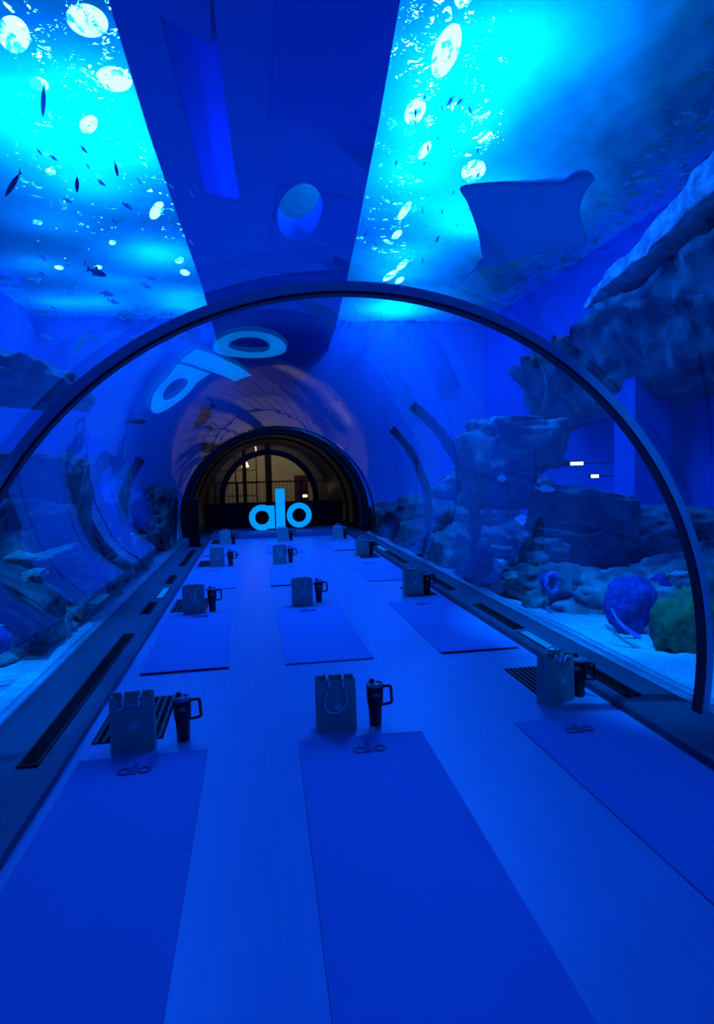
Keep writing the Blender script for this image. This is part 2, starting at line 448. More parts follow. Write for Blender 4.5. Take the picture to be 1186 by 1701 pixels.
# ------------------------------------------------------------------ paper bags
def make_bag(style):
    t = thing('gift_bag', 'x', 'bag')
    w, d, h = .115, .055, .30; e = .0015
    bm = bmesh.new()
    def ring(z, ww, dd, inx): return [bm.verts.new(p) for p in ((-ww, -dd, z), (ww, -dd, z), (ww+inx, 0, z), (ww, dd, z), (-ww, dd, z), (-ww-inx, 0, z))]
    rs = [ring(0, w, d, 0), ring(.1, w, d, -.004), ring(.2, w*.995, d*.97, -.010), ring(h, w*.985, d*.9, -.016)]
    ri = [ring(h, w*.985-e, d*.9-e, -.016), ring(.01, w-e, d-e, 0)]
    al = rs+ri
    for a, b in zip(al, al[1:]):
        for k in range(6): bm.faces.new((a[k], a[(k+1) % 6], b[(k+1) % 6], b[k]))
    bm.faces.new(rs[0][::-1]); bm.faces.new(ri[-1])
    from_bm('paper_body', bm, M_bag, t)
    # folded top hem
    bm = bmesh.new(); add_box(bm, -w*.985, w*.985, -d*.92-.001, -d*.9+.0002, h-.045, h-.0435); from_bm('hem', bm, M_baglogo, t)
    def rope(pts, r, nm='rope_handle'):
        bm = bmesh.new(); add_tube(bm, smooth_path(pts, 6), r, 8)
        return from_bm(nm, bm, M_rope, t, smooth=True)
    f = -d*.93-.006
    if style == 0:      # front handle drooping in front, rear one folded over the rim
        rope([(-.052, f+.004, h-.07), (-.06, f-.01, h-.10), (-.066, f-.014, h-.14), (-.045, f-.014, h-.175), (0, f-.012, h-.185), (.035, f-.012, h-.16), (.058, f-.012, h-.12), (.056, f+.004, h-.065)], .0055)
        rope([(-.05, d*.8, h-.05), (-.055, d*.6, h+.015), (-.05, 0, h+.014), (-.045, -d*.9, h+.004), (-.04, f-.003, h-.035)], .0075)
        rope([(.05, d*.8, h-.05), (.05, d*.6, h+.02), (.046, 0, h+.012), (.04, -d*.9, h+.004), (.042, f-.003, h-.038)], .0075)
    elif style == 1:    # both handles folded over the front edge
        rope([(-.05, d*.8, h-.05), (-.05, d*.5, h+.012), (-.044, -d*.6, h+.012), (-.04, f, h-.02), (-.045, f-.004, h-.05), (-.075, f-.004, h-.062)], .008)
        rope([(.05, d*.8, h-.05), (.055, d*.5, h+.018), (.05, -d*.6, h+.014), (.04, f, h-.02), (.04, f-.004, h-.052)], .008)
        rope([(-.05, f, h-.045), (-.01, f-.002, h-.042), (.03, f-.002, h-.036), (.075, f, h-.02), (.085, f+.004, h+.0)], .004)
    elif style == 2:    # crumpled loops along the rim
        rope([(-.07, f+.003, h-.02), (-.065, f, h+.02), (-.045, f, h-.012), (-.02, f, h-.022), (-.01, f, h+.03), (.008, f, h-.012), (.012, f, h-.035), (.03, f, h-.008), (.055, f, h-.004), (.07, f, h-.03)], .0065)
        rope([(-.05, d*.8, h-.04), (-.04, d*.6, h+.03), (0, d*.6, h+.045), (.04, d*.6, h+.03), (.05, d*.8, h-.04)], .005)
    else:               # narrow V loop
        rope([(-.052, f+.004, h-.03), (-.04, f-.012, h-.07), (-.012, f-.014, h-.125), (.012, f-.014, h-.13), (.022, f-.014, h-.09), (.03, f-.01, h-.04), (.05, f+.002, h-.005)], .006)
        rope([(-.05, d*.8, h-.05), (-.05, d*.5, h+.02), (-.02, 0, h+.012), (.03, 0, h+.016), (.05, d*.5, h+.02), (.05, d*.8, h-.05)], .006)
    logo('printed_logo', .062, .0008, M_baglogo, t, Matrix.Translation((.012, -d*.985-.0005, .125)) @ Matrix.Rotation(PI/2+.018, 4, 'X'))
    return t
hs = ['with a rope handle drooping down its front', 'with thick rope straps folded over its rim', 'with crumpled rope loops along its rim', 'with a V shaped rope loop on its front']
bags = {}
spots = [  # x, y, rot, style
    [(-.70, 3.63, .05, 1), (.43, 3.66, -.02, 0), (1.86, 3.78, .42, 2)],
    [(-.68, 7.09, .03, 3), (.50, 7.20, .04, 3), (1.84, 7.42, .05, 3)],
    [(-.62, 10.62, .05, 3), (.39, 10.60, 0, 3), (1.86, 11.15, .05, 2)],
    [(-.63, 13.9, .0, 3), (.60, 14.1, .0, 2), (1.80, 14.0, .0, 2)]]
colb = ['on the left side of the walkway', 'in the middle of the walkway', 'beside the right ledge']
for r in range(4):
    for c in range(3):
        x, y, rz, st = spots[r][c]
        lab = 'grey paper gift bag ' + hs[st] + ', ' + ['front row', 'second row', 'third row', 'fourth row'][r] + ', ' + ['left', 'middle', 'right'][c]
        if st not in bags:
            b = bags[st] = make_bag(st); b.location = (x, y, .0005); b.rotation_euler.z = rz; b['label'] = lab; b['group'] = 'gift bags at the heads of the mats'
        else: copy_tree(bags[st], (x, y, .0005), rz, lab, 'gift bags at the heads of the mats')

# ------------------------------------------------------------------ tumblers
def make_tumbler():
    t = thing('tumbler', 'x', 'tumbler')
    bm = bmesh.new(); add_lathe(bm, [(0, 0), (.034, 0), (.036, .004), (.040, .11), (.0475, .135), (.050, .225), (.049, .232), (.044, .234), (0, .234)], 32)
    from_bm('cup_body', bm, M_tumb, t, smooth=True)
    bm = bmesh.new(); add_lathe(bm, [(.049, .232), (.050, .243), (.046, .25), (.03, .253), (0, .253)], 32); ld = from_bm('lid', bm, M_lid, t, smooth=True)
    bm = bmesh.new(); add_box(bm, -.032, -.004, -.012, .012, .25, .275, .004); from_bm('spout_flap', bm, M_tumb, ld)
    bm = bmesh.new(); add_box(bm, .008, .035, -.01, .01, .25, .262, .003); from_bm('flip_tab', bm, M_lid, ld)
    bm = bmesh.new()
    add_tube(bm, smooth_path([(.040, 0, .222), (.060, 0, .226), (.090, 0, .224), (.097, 0, .212), (.099, 0, .17), (.101, 0, .135), (.094, 0, .124), (.07, 0, .119), (.042, 0, .116)], 4), .0085, 10)
    from_bm('handle', bm, M_tumb, t, smooth=True)
    # wrap the printed mark round the cup
    bm = bmesh.new()
    for L in alo_loops(): add_loops(bm, [[(xx*.045-.0225, yy*.045) for xx, yy in lp] for lp in L], 0, .0008)
    for v in bm.verts:
        a = v.co.x/.05; rr = .0493+v.co.z; z = .18+v.co.y
        v.co = Vector((rr*math.sin(a), -rr*math.cos(a), z))
    from_bm('printed_logo', bm, M_tlogo, t)
    return t
tsp = [[(-.44, 3.68, .1), (.665, 3.66, .0), (2.05, 3.84, -.75)],
       [(-.49, 7.16, .1), (.70, 7.32, .1), (2.02, 7.45, 0)],
       [(-.41, 10.62, .1), (.57, 10.70, .1), (2.04, 11.28, 0)],
       [(-.46, 13.95, 0), (.78, 14.2, 0), (1.97, 14.1, 0)]]
tb = None
for r in range(4):
    for c in range(3):
        x, y, rz = tsp[r][c]
        lab = 'black handled tumbler to the right of the ' + ['left', 'middle', 'right'][c] + ' bag in the ' + rows[r]
        if tb is None:
            tb = make_tumbler(); tb.location = (x, y, .0005); tb.rotation_euler.z = rz; tb['label'] = lab; tb['group'] = 'black tumblers beside the bags'
        else: copy_tree(tb, (x, y, .0005), rz, lab, 'black tumblers beside the bags')

# ------------------------------------------------------------------ the tank
TX0, TX1, TY1, ZW = -6.6, 8.2, 24.0, 6.6
def ground(name, x0, x1, label, seed):
    bm = bmesh.new(); nx, ny = 60, 150; V = {}
    for i in range(nx+1):
        for j in range(ny+1):
            x = x0+(x1-x0)*i/nx; y = Y0-1+(TY1-Y0+1)*j/ny
            z = -.02+.06*noise.noise(Vector((x*1.3, y*1.3, seed)))+.015*noise.noise(Vector((x*7, y*7, seed)))
            edge = min(abs(x-(-1.50)), abs(x-2.54)); z = z*min(1, edge/.5)+.05
            V[i, j] = bm.verts.new((x, y, z))
    for i in range(nx):
        for j in range(ny): bm.faces.new((V[i, j], V[i+1, j], V[i+1, j+1], V[i, j+1]))
    return struct(from_bm(name, bm, M_sand, smooth=True), label)
ground('ground_left', TX0, -1.50, 'pale sand bed of the tank, left of the tunnel', 3)
ground('ground_right', 2.54, TX1, 'pale sand bed of the tank, right of the tunnel', 5)
struct(box('wall_left', TX0-.3, TX0, Y0-1, TY1, -.2, ZW+3, M_wall_lit), 'blue left wall of the tank')
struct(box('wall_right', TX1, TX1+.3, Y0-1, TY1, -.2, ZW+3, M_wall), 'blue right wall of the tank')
bm = bmesh.new()
# back wall pieced around the tunnel
add_box(bm, TX0, XC-R-.15, TY1-2, TY1, -.2, ZW+3); add_box(bm, XC+R+.15, TX1, TY1-2, TY1, -.2, ZW+3); add_box(bm, XC-R-.15, XC+R+.15, TY1-2, TY1-1.8, ZC+R+.1, ZW+3)
struct(from_bm('wall_back', bm, M_wall_lit), 'blue back wall of the tank')
struct(box('ceiling', TX0-.3, TX1+.3, Y0-1, TY1, ZW+3, ZW+3.2, M_lampbox), 'dark ceiling above the water')

bm = bmesh.new(); nx, ny = 150, 260; V = {}
for i in range(nx+1):
    for j in range(ny+1):
        x = TX0+(TX1-TX0)*i/nx; y = Y0-1+(TY1-2-Y0+1)*j/ny
        z = ZW+.05*noise.noise(Vector((x*1.1, y*.8, 0)))+.02*noise.noise(Vector((x*3.5, y*3, 4)))
        V[i, j] = bm.verts.new((x, y, z))
for i in range(nx):
    for j in range(ny): bm.faces.new((V[i, j], V[i+1, j], V[i+1, j+1], V[i, j+1]))
struct(from_bm('water_surface', bm, M_water, smooth=True), 'rippled water surface glowing under the lamps')

# dark slab over the tunnel with an oval opening
ZS = 5.5
right = [(.34*4, -2.4), (.344*4, 5.6), (.391*4, 7.5), (.474*4, 11.35), (.525*4, 13.9), (.60*4, 18.0), (.65*4, 21.9)]
left = [(-.235*4, 21.9), (-.235*4, 14.0), (-.25*4, 11.5), (-.267*4, 8.2), (-.267*4, -2.4)]
hole = [(.85+.34*math.cos(a), 10.3+1.1*math.sin(a)) for a in [2*PI*k/40 for k in range(40)]]
bm = bmesh.new(); pp = [(-.167, 1.514), (-.063, 1.60), (-.052, 1.40), (-.028, 2.174), (-.011, 2.476), (-.138, 2.437)]
add_loops(bm, [right+left, hole, [(a*4, b*4) for a, b in pp]], ZS, ZS+.35)
struct(from_bm('beam', bm, M_slab), 'dark blue slab hanging over the middle of the tank')
# pane added in the slab's notched opening so the lighter patch glows
bm = bmesh.new(); add_loops(bm, [[(a*4, b*4) for a, b in pp]], ZS+.015, ZS+.03)
tag(from_bm('added_pane', bm, M_pane), 'lighter blue notched patch, a frosted pane added in the dark overhead slab', 'panel')

# lamps over the water, extra ones added to brighten the left walls and foreground
lamps = [(-.326, 1.553, .26, .34, .3), (-.312, 1.764, .26, .34, .3), (-.50, 1.62, .2, .42, .35), (-.504, 1.807, .14, .2, .3), (-.428, 1.991, .14, .34, .4),
         (-.327, 2.59, .13, .55, .3), (-.306, 3.162, .12, .3, .2),
         (.473, 1.33, .17, .5, -.1), (.493, 1.56, .19, .62, -.1), (.483, 1.82, .17, .42, -.08), (.728, 1.93, .14, .25, -.2), (.567, 2.03, .1, .35, 0),
         (.77, 2.15, .24, .5, -.25), (.614, 2.5, .1, .55, 0), (.755, 3.144, .12, .5, 0), (.733, 3.32, .15, .6, .1), (-.30, 3.35, .14, .3, 0), (.80, 3.4, .12, .4, 0), (.6, -.1, .2, .4, 0), (.64, 2.75, .11, .35, 0), (.56, 1.25, .14, .35, 0), (-.62, 2.3, .09, .16, .3), (-.80, 2.75, .10, .16, .3), (-.56, 2.95, .08, .2, .3), (-.70, 3.3, .12, .2, .3), (-.88, 3.32, .12, .2, .2), (-.90, 2.1, .07, .1, 0)]
M_glow = emat('lamp_glow', (1.0, 1.0, 1.0), 1.0)
M_glow.node_tree.nodes['Emission'].inputs[1].default_value = 400
for i, (a, b, rx, ry, rz) in enumerate(lamps):
    dz = 6.1; side = 'left' if a < 0 else 'right'
    t = thing('pool_lamp', '%s white floodlight above the water, %s side of the slab, %s of its row' % ('large' if rx > .16 else 'small', side, 'near end' if b < 1.9 else 'middle' if b < 2.9 else 'far end'), 'lamp', (a*dz, b*dz, 1.5+dz), rz, 'floodlights %s of the slab' % side)
    bm = bmesh.new(); add_lathe(bm, [(0, .16), (.7, .15), (1.05, .06), (1.08, 0), (1.02, -.005)], 28)
    bmesh.ops.scale(bm, vec=(rx, ry, 1), verts=bm.verts[:]); from_bm('housing', bm, M_lampbox, t, smooth=True)
    bm = bmesh.new(); add_lathe(bm, [(1.0, 0), (.7, -.012), (0, -.016)], 28)
    bmesh.ops.scale(bm, vec=(rx, ry, 1), verts=bm.verts[:]); from_bm('diffuser', bm, M_glow, t, smooth=True)

# unseen spotlights added on the slab edges to brighten the sand beds
for sx, tx, lb in ((-1.16, -2.5, 'left'), (1.48, 3.35, 'right')):
    for yy in (2.6, 4.2):
        t = thing('spotlight', 'unseen black spotlight added on the %s edge of the slab to brighten the sand' % lb, 'light', (sx, yy, 5.42), 0, 'added spotlights on the %s slab edge' % lb)
        d = Vector((tx-sx, 1.5, -5.3)).normalized(); q = d.to_track_quat('-Z', 'Y').to_matrix().to_4x4()
        bm = bmesh.new(); add_lathe(bm, [(.03, .12), (.06, .10), (.065, -.06), (.058, -.06), (.05, .08), (0, .08)], 20); bmesh.ops.transform(bm, matrix=q, verts=bm.verts[:]); from_bm('housing', bm, M_lampbox, t, True)
        bm = bmesh.new(); add_box(bm, -.015, .015, -.02, .02, .09, .2); from_bm('bracket', bm, M_lampbox, t)
        l = bpy.data.lights.new('sand_fill', 'SPOT'); l.energy = 2300; l.color = (0, .22, 1); l.spot_size = math.radians(34); l.spot_blend = .6; l.shadow_soft_size = .05
        o = bpy.data.objects.new('sand_fill', l); COL.objects.link(o); o.parent = t; o.matrix_local = Matrix.Translation(d*.07) @ q

# ------------------------------------------------------------------ rocks
def rock_mesh(name, sx, sy, sz, seed, mat, rough=.35, flat=False, sub=5, rz=0, ry=0):
    bm = bmesh.new(); bmesh.ops.create_icosphere(bm, subdivisions=sub, radius=1)
    s = Vector((seed*3.1, seed*1.7, seed*.9))
    for v in bm.verts:
        p = v.co.copy()
        if flat:  # blocky
            q = Vector([math.copysign(abs(c)**.45, c) for c in p]); p = p.lerp(q, .8)
        k = noise.fractal(v.co*1.4+s, 1.0, 2.0, 5)*rough + (.35-abs(noise.noise(v.co*3.0+s)))*rough*.5 + (.3-abs(noise.noise(v.co*8+s)))*rough*.22
        p = p*(1+k)
        v.co = Vector((p.x*sx, p.y*sy, p.z*sz))
    bmesh.ops.rotate(bm, cent=(0, 0, 0), matrix=Matrix.Rotation(ry, 3, 'Y') @ Matrix.Rotation(rz, 3, 'Z'), verts=bm.verts[:])
    bmesh.ops.recalc_face_normals(bm, faces=bm.faces[:])
    me = bpy.data.meshes.new(name); bm.to_mesh(me); bm.free()
    return link(name, me, mat, None, True)
def keep_out(o, margin=.18):
    L = Vector(o.location)
    for v in o.data.vertices:
        w = v.co+L; dx = w.x-XC; dz = w.z-ZC
        if dz < 0:
            if abs(dx) < R+margin: w.x = XC+math.copysign(R+margin+.02*noise.noise(w*5), dx if abs(dx) > .5 else L.x-XC)
        else:
            r = math.hypot(dx, dz)
            if r < R+margin: k = (R+margin)/r; w.x = XC+dx*k; w.z = ZC+dz*k
        w.x = min(max(w.x, TX0+.02), TX1-.02)
        v.co = w-L
def rock(px, py, Y, sx, sy, sz, seed, mat, label, name='rock', cat='rock', group=None, **kw):
    o = rock_mesh(name, sx, sy, sz, seed, mat, **kw); o.location = at(px, py, Y) if px is not None else Y
    keep_out(o)
    return tag(o, label, cat, group)

# right side
rock(846, 742, 9.6, .66, .9, .42, 1, M_rock, 'large dark overhanging boulder high on the right reef', flat=True, ry=-.06)
rock(965, 845, 9.0, .62, .8, .30, 2, M_rockd, 'dark block shaped rock just below the two bright underwater lights', flat=True, ry=.12, rough=.2)
rock(960, 905, 9.2, 1.0, .9, .55, 3, M_rockd, 'broad dark rock carrying the block shaped rock', rough=.3)
rock(820, 810, 10.6, .9, 1.0, .35, 4, M_rock, 'dark ridge of rock beneath the overhanging boulder', rough=.4)
rock(1010, 1000, 6.3, .62, .6, .33, 5, M_rock, 'rough rock mound rising from the sand by the violet coral', rough=.4)
rock(905, 985, 6.9, .52, .7, .35, 6, M_rockd, 'dark rock behind the pale round sponge', rough=.4)
rock(840, 930, 8.2, .65, .7, .45, 7, M_rock, 'craggy rock left of the pale round sponge', rough=.5)
rock(770, 920, 9.8, .6, .8, .4, 8, M_rock2, 'mottled pale rock beyond the third right bag', rough=.5)
rock(690, 905, 11.8, .7, 1.2, .42, 9, M_rockd, 'low dark rock against the far right foot of the vault', rough=.4)
rock(735, 862, 14.0, 1.5, 1.2, .55, 14, M_rockd, 'long dark reef mound far off at the right, beyond the crusted struts', rough=.35)
rock(655, 872, 15.5, .9, 1.2, .5, 15, M_rockd, 'dark reef mound beside the right side of the black tunnel lining', rough=.35)
rock(800, 985, 7.9, .35, .8, .28, 10, M_rockd, 'dark low rock lying against the right foot of the vault', rough=.4)
rock(1130, 1062, 5.0, .26, .5, .18, 11, M_rock, 'small rough rock under the green coral', rough=.4)
rock(1110, 880, 8.5, .9, .8, .35, 12, M_rockd, 'smooth dark rock behind the green coral', rough=.3)
rock(1170, 980, 6.6, .8, .6, .5, 13, M_rockd, 'dark rock at the far right edge beyond the green coral', rough=.35)
# corals right
def fan_coral(px, py, Y, w, h, d, seed, mat, label, n=9):
    bm = bmesh.new(); bmesh.ops.create_icosphere(bm, subdivisions=5, radius=1)
    for v in bm.verts:
        a = math.atan2(v.co.y, v.co.x); lob = 1+.07*math.cos(a*n*2)*(1-abs(v.co.z)**3)+.22*noise.noise(v.co*1.6+Vector((seed,)*3))+.07*noise.noise(v.co*7)
        v.co = Vector((v.co.x*w*lob, v.co.y*d*lob, v.co.z*h*lob))
    o = from_bm('coral', bm, mat, smooth=True); o.location = at(px, py, Y); keep_out(o, .1); return tag(o, label, 'coral')
fan_coral(1050, 1005, 5.2, .24, .26, .14, 2, M_purple, 'violet ribbed coral standing beside the green coral', 7)
fan_coral(1140, 1040, 4.5, .26, .28, .2, 5, M_green, 'large green mounded coral against the near rib', 5)
fan_coral(1095, 985, 5.9, .12, .2, .1, 8, M_purple, 'small violet coral tucked behind the ribbed one', 5)
sg2 = thing('sponge', 'pale round sponge with a dark hollow centre facing the tunnel', 'sponge', at(916, 967, 5.9))
bm = bmesh.new()
for k in range(24): pass
add_tube(bm, [(.075*math.cos(2*PI*k/24)*(.85), -.02+.012*math.sin(k*2.1), .095*math.sin(2*PI*k/24)) for k in range(24)], .021, 10, True)
from_bm('rim', bm, M_sponge, sg2, True)
bm = bmesh.new(); bmesh.ops.create_uvsphere(bm, u_segments=20, v_segments=12, radius=.075); bmesh.ops.scale(bm, vec=(1, 1.4, 1.1), verts=bm.verts[:]); bmesh.ops.translate(bm, vec=(0, .09, 0), verts=bm.verts[:])
from_bm('cup', bm, M_purple, sg2, True)
# two small leaning sea whips near the sand
def whip(pts, r, label, mat):
    bm = bmesh.new(); q = smooth_path(pts, 6); add_tube(bm, q, [r*(1-.7*i/len(q)) for i in range(len(q))], 8)
    return tag(from_bm('sea_whip', bm, mat, smooth=True), label, 'coral')
whip([at(1070, 1082, 4.6), at(1035, 1062, 4.7), at(1005, 1037, 4.8)], .02, 'pale stiff sea whip leaning left above the sand', M_rock2)
whip([at(1062, 1060, 5.0), at(1030, 1035, 5.0), at(1015, 1010, 5.05)], .022, 'short pale sea whip at the foot of the violet coral', M_sponge)
whip([at(900, 690, 8.6), at(908, 640, 8.6), at(895, 600, 8.7), at(880, 578, 8.7)], .02, 'thin pale sea whip rising from the overhanging boulder', M_rock2)
whip([at(893, 878, 8.2), at(935, 884, 8.2), at(975, 890, 8.2), at(1020, 876, 8.3)], .02, 'pale thin branch lying across the dark rocks', M_rock2)
# cliff upper right, and the sand's reflection shaped as a pale slope
def prism(name, pts_a, pts_b, n, mat, disp, seed, label, cat):
    """solid between two matching profiles of 3-D points, roughened"""
    bm = bmesh.new(); A = [Vector(p) for p in pts_a]; B = [Vector(p) for p in pts_b]; m = len(A); V = {}
    def lp(L, s): s *= m; i = int(s) % m; return L[i].lerp(L[(i+1) % m], s-int(s))
    K = m*14
    for j in range(n+1):
        for k in range(K):
            p = lp(A, k/K).lerp(lp(B, k/K), j/n)
            q = Vector((noise.fractal(p*1.5+Vector((seed, 0, 0)), 1, 2, 5), noise.fractal(p*1.5+Vector((0, seed, 9)), 1, 2, 5), noise.fractal(p*1.5+Vector((5, 0, seed)), 1, 2, 5)))
            V[j, k] = bm.verts.new(p+q*disp)
    for j in range(n):
        for k in range(K): bm.faces.new((V[j, k], V[j, (k+1) % K], V[j+1, (k+1) % K], V[j+1, k]))
    bm.faces.new([V[0, k] for k in range(K)][::-1]); bm.faces.new([V[n, k] for k in range(K)])
    return tag(from_bm(name, bm, mat, smooth=True), label, cat)
X = 6.3
prism('sand_reflection', [(6.15, 7.4, 5.72), (6.15, 7.4, 5.12), (8.1, 7.4, 5.3), (8.1, 7.4, 5.9)], [(6.35, 11.7, 4.62), (6.35, 11.7, 4.50), (8.1, 11.7, 4.5), (8.1, 11.7, 4.9)], 46, M_chute, .10, 3, 'pale speckled slope shaped for reflected sand, high on the right side of the tank', 'rock')
prism('rock_cliff', [(6.3, 6.4, 4.95), (6.9, 6.4, 3.2), (8.0, 6.4, 2.9), (8.0, 6.4, 5.0)], [(6.4, 15.5, 3.9), (7.2, 15.5, 2.6), (8.0, 15.5, 2.4), (8.0, 15.5, 4.0)], 60, M_rockd, .22, 8, 'long dark rock cliff below the pale slope on the right wall', 'cliff')
struct(box('column_1', 7.0, 7.7, 11.0, 11.7, -.1, 3.1, M_slab), 'square dark pillar in the right part of the tank')
for (px, py, w, lb) in ((958, 770, .15, 'larger bright underwater light on the right side of the tank'), (988, 791, .09, 'smaller bright underwater light below and right of the larger one')):
    t = thing('underwater_light', lb, 'light', at(px, py, 13.2), 0)
    bm = bmesh.new(); add_box(bm, -w-.02, w+.02, 0, .08, -.06, .06, .01); from_bm('housing', bm, M_lampbox, t)
    bm = bmesh.new(); add_box(bm, -w, w, -.012, .002, -.035, .035, .004); from_bm('lens', bm, emat('lens_glow', (.4, .9, 1), 12), t)
    bm = bmesh.new(); add_tube(bm, [(0, .04, 0), (TX1-at(px, py, 13.2).x, .04, 0)], .014, 8); from_bm('hanger', bm, M_lampbox, t)

# left side
rock(40, 800, 9.5, .95, .9, .42, 21, M_rockd, 'dark boulder with a pointed end on the left side', flat=True, ry=.1)
rock(60, 905, 7.6, .75, .7, .5, 22, M_rockd, 'large dark rock below the pointed boulder', rough=.35)
rock(85, 925, 6.6, .42, .3, .07, 23, M_rock2, 'pale flat rock shelf leaning on the dark rock', rough=.3, ry=-.25)
rock(10, 970, 5.9, .28, .3, .10, 24, M_rock2, 'pale rock fragment at the left edge of the photo', rough=.4, ry=-.2)
rock(65, 1000, 5.7, .5, .3, .11, 25, M_rockd, 'long dark slab leaning down towards the sand', rough=.3, ry=.6, flat=True)
rock(None, None, Vector((-2.35, 4.9, .15)), .32, .8, .30, 26, M_rockd, 'dark rock behind the sand at the left edge', rough=.35)
rock(150, 985, 7.6, .35, 1.0, .32, 27, M_rock, 'rough rock bank along the left foot of the vault', rough=.45)
rock(215, 935, 10.0, .4, 1.1, .38, 28, M_rock, 'rough rock bank farther along the left foot', rough=.45)
rock(270, 885, 13.5, .45, 1.3, .5, 29, M_rock, 'rock heap beside the speaker at the far left', rough=.4)
rock(262, 850, 14.0, .4, 1.0, .6, 30, M_rockd, 'tall dark rock outside the far left end', rough=.3)
rock(None, None, Vector((-1.95, 6.5, .1)), .22, .5, .17, 31, M_rock, 'small rock at the edge of the left sand', rough=.4)
rock(None, None, Vector((-2.12, 5.75, .08)), .20, .35, .14, 34, M_rock, 'small rough rock on the sand by the left rib', rough=.4)
rock(45, 640, 13.0, .9, 2.4, .4, 32, M_rockd, 'dark rock ledge high on the left wall', rough=.3)
rock(200, 845, 12.0, .5, 1.2, .5, 33, M_slab, 'blue grey rock between the two left crusted arches', rough=.3)
fan_coral(0, 1065, 4.75, .07, .09, .06, 12, M_purple, 'small violet coral at the left edge of the photo', 5)
# scattered rubble on both sides
k = 0
for px, py, Y, mt in [(800, 905, 7.6, M_rock2), (835, 915, 7.3, M_rock2), (770, 945, 8.0, M_rock2), (828, 940, 7.0, M_chute), (870, 895, 7.6, M_rock), (790, 880, 8.6, M_rock2), (745, 895, 9.6, M_rock2), (850, 960, 6.9, M_rock), (890, 1000, 6.3, M_rock), (720, 930, 9.4, M_rock2),
                      (860, 795, 8.9, M_rock2), (825, 812, 9.2, M_rock2), (905, 800, 8.6, M_chute), (770, 830, 10, M_rock2), (150, 940, 6.9, M_rock2), (165, 925, 7.3, M_chute), (30, 930, 6.2, M_rock2), (235, 960, 8.2, M_rock2), (190, 985, 7.3, M_rock2), (250, 930, 9.4, M_rock2), (300, 900, 11.8, M_rock2), (155, 1035, 6.1, M_rock2)]:
    k += 1
    rock(px, py, Y, .10+.05*rnd.random(), .10, .06+.04*rnd.random(), 40+k, mt, 'small pale coral stone scattered over the %s reef rocks' % ('right' if px > 500 else 'left'), name='coral_stone', cat='stone', group='loose coral stones on the %s' % ('right' if px > 500 else 'left'), sub=3, rough=.6)

# coral-crusted curved arches outside the vault
def crusted(ytop, ymid, ybot, side, seed, a_top, label):
    bm = bmesh.new(); n = 60; m = 10; V = {}; rr = R+.20
    for i in range(n+1):
        s = i/n; a = (A0+.02)+(a_top-A0-.02)*s
        y = ybot*(1-s)*(1-2*s)+4*ymid*s*(1-s)+ytop*s*(2*s-1)
        w = (.14+.06*noise.noise(Vector((s*9, seed, 0))))*(1-.75*max(0, (s-.7)/.3)); th = .055
        ca = math.cos(a)*side; sa = math.sin(a)
        for k in range(m):
            t = 2*PI*k/m
            dr = th*math.sin(t)+.02*noise.noise(Vector((s*25, k*.8, seed))); dy = w*math.cos(t)+.04*noise.noise(Vector((s*30, k*.9, seed+4)))
            V[i, k] = bm.verts.new((XC+(rr+dr)*ca, y+dy, ZC+(rr+dr)*sa))
    for i in range(n):
        for k in range(m): bm.faces.new((V[i, k], V[i, (k+1) % m], V[i+1, (k+1) % m], V[i+1, k]))
    bm.faces.new([V[0, k] for k in range(m)]); bm.faces.new([V[n, k] for k in range(m)][::-1])
    return tag(from_bm('crusted_arch', bm, M_rockd, smooth=True), label, 'arch')
crusted(7.2, 7.5, 8.0, 1, 1, .95, 'dark coral-crusted curved strut outside the right of the vault, nearer one')
crusted(9.1, 9.6, 10.5, 1, 2, .85, 'dark coral-crusted curved strut outside the right of the vault, farther one')
crusted(6.2, 6.6, 8.2, -1, 3, .62, 'dark coral-crusted curved strut outside the left of the vault, nearer one')
crusted(7.9, 8.5, 10.3, -1, 4, .62, 'dark coral-crusted curved strut outside the left of the vault, farther one')

# ------------------------------------------------------------------ eagle ray
HR = 2.4
def plane_pt(px, py, h=HR):
    d = Fv+Rv*((px-593)/FPX)-Uv*((py-850.5)/FPX); return CAM+d*(h/d.z)
rows_ab = [((984, 294), (989, 297)), ((962, 297), (978, 308)), ((944, 300), (968, 322)), ((925, 306), (963, 337)), ((870, 306), (967, 352)), ((815, 304), (973, 366)), ((765, 310), (972, 384)),
           ((776, 336), (960, 390)), ((788, 368), (920, 399)), ((796, 396), (880, 415)), ((800, 420), (845, 428)), ((805, 430), (838, 436)), ((808, 437), (822, 442))]
ray = thing('eagle_ray', 'large blue eagle ray gliding overhead, seen from below on the right', 'ray', plane_pt(870, 365))
off = Vector(ray.location)
bm = bmesh.new(); m = 22; V = {}; NR = len(rows_ab)
def crv(L, s):
    q = smooth_path([(a, b, 0) for a, b in L], 4); return q
LA = smooth_path([(a[0], a[1], 0) for a, b in rows_ab], 4); LB = smooth_path([(b[0], b[1], 0) for a, b in rows_ab], 4)
NN = len(LA)
for i in range(NN):
    A = plane_pt(LA[i].x, LA[i].y); B = plane_pt(LB[i].x, LB[i].y); s = i/(NN-1)
    thick = .16*min(1, s*5)**.6*(1-s)**.55+.012
    for side in (0, 1):
        for k in range(m+1):
            t = k/m; p = A.lerp(B, t)-off
            f = math.sin(PI*t)**.8
            z = thick*f*(.55 if side == 0 else 1)*(-1 if side == 0 else 1)
            # wings arch: centre low, right tip hanging
            z += -.14*(max(0, t-.7)/.3)**1.5*math.sin(PI*s)**2
            V[i, side, k] = bm.verts.new(p+Vector((0, 0, z)))
for i in range(NN-1):
    for k in range(m):
        bm.faces.new((V[i, 0, k], V[i+1, 0, k], V[i+1, 0, k+1], V[i, 0, k+1]))
        bm.faces.new((V[i, 1, k], V[i, 1, k+1], V[i+1, 1, k+1], V[i+1, 1, k]))
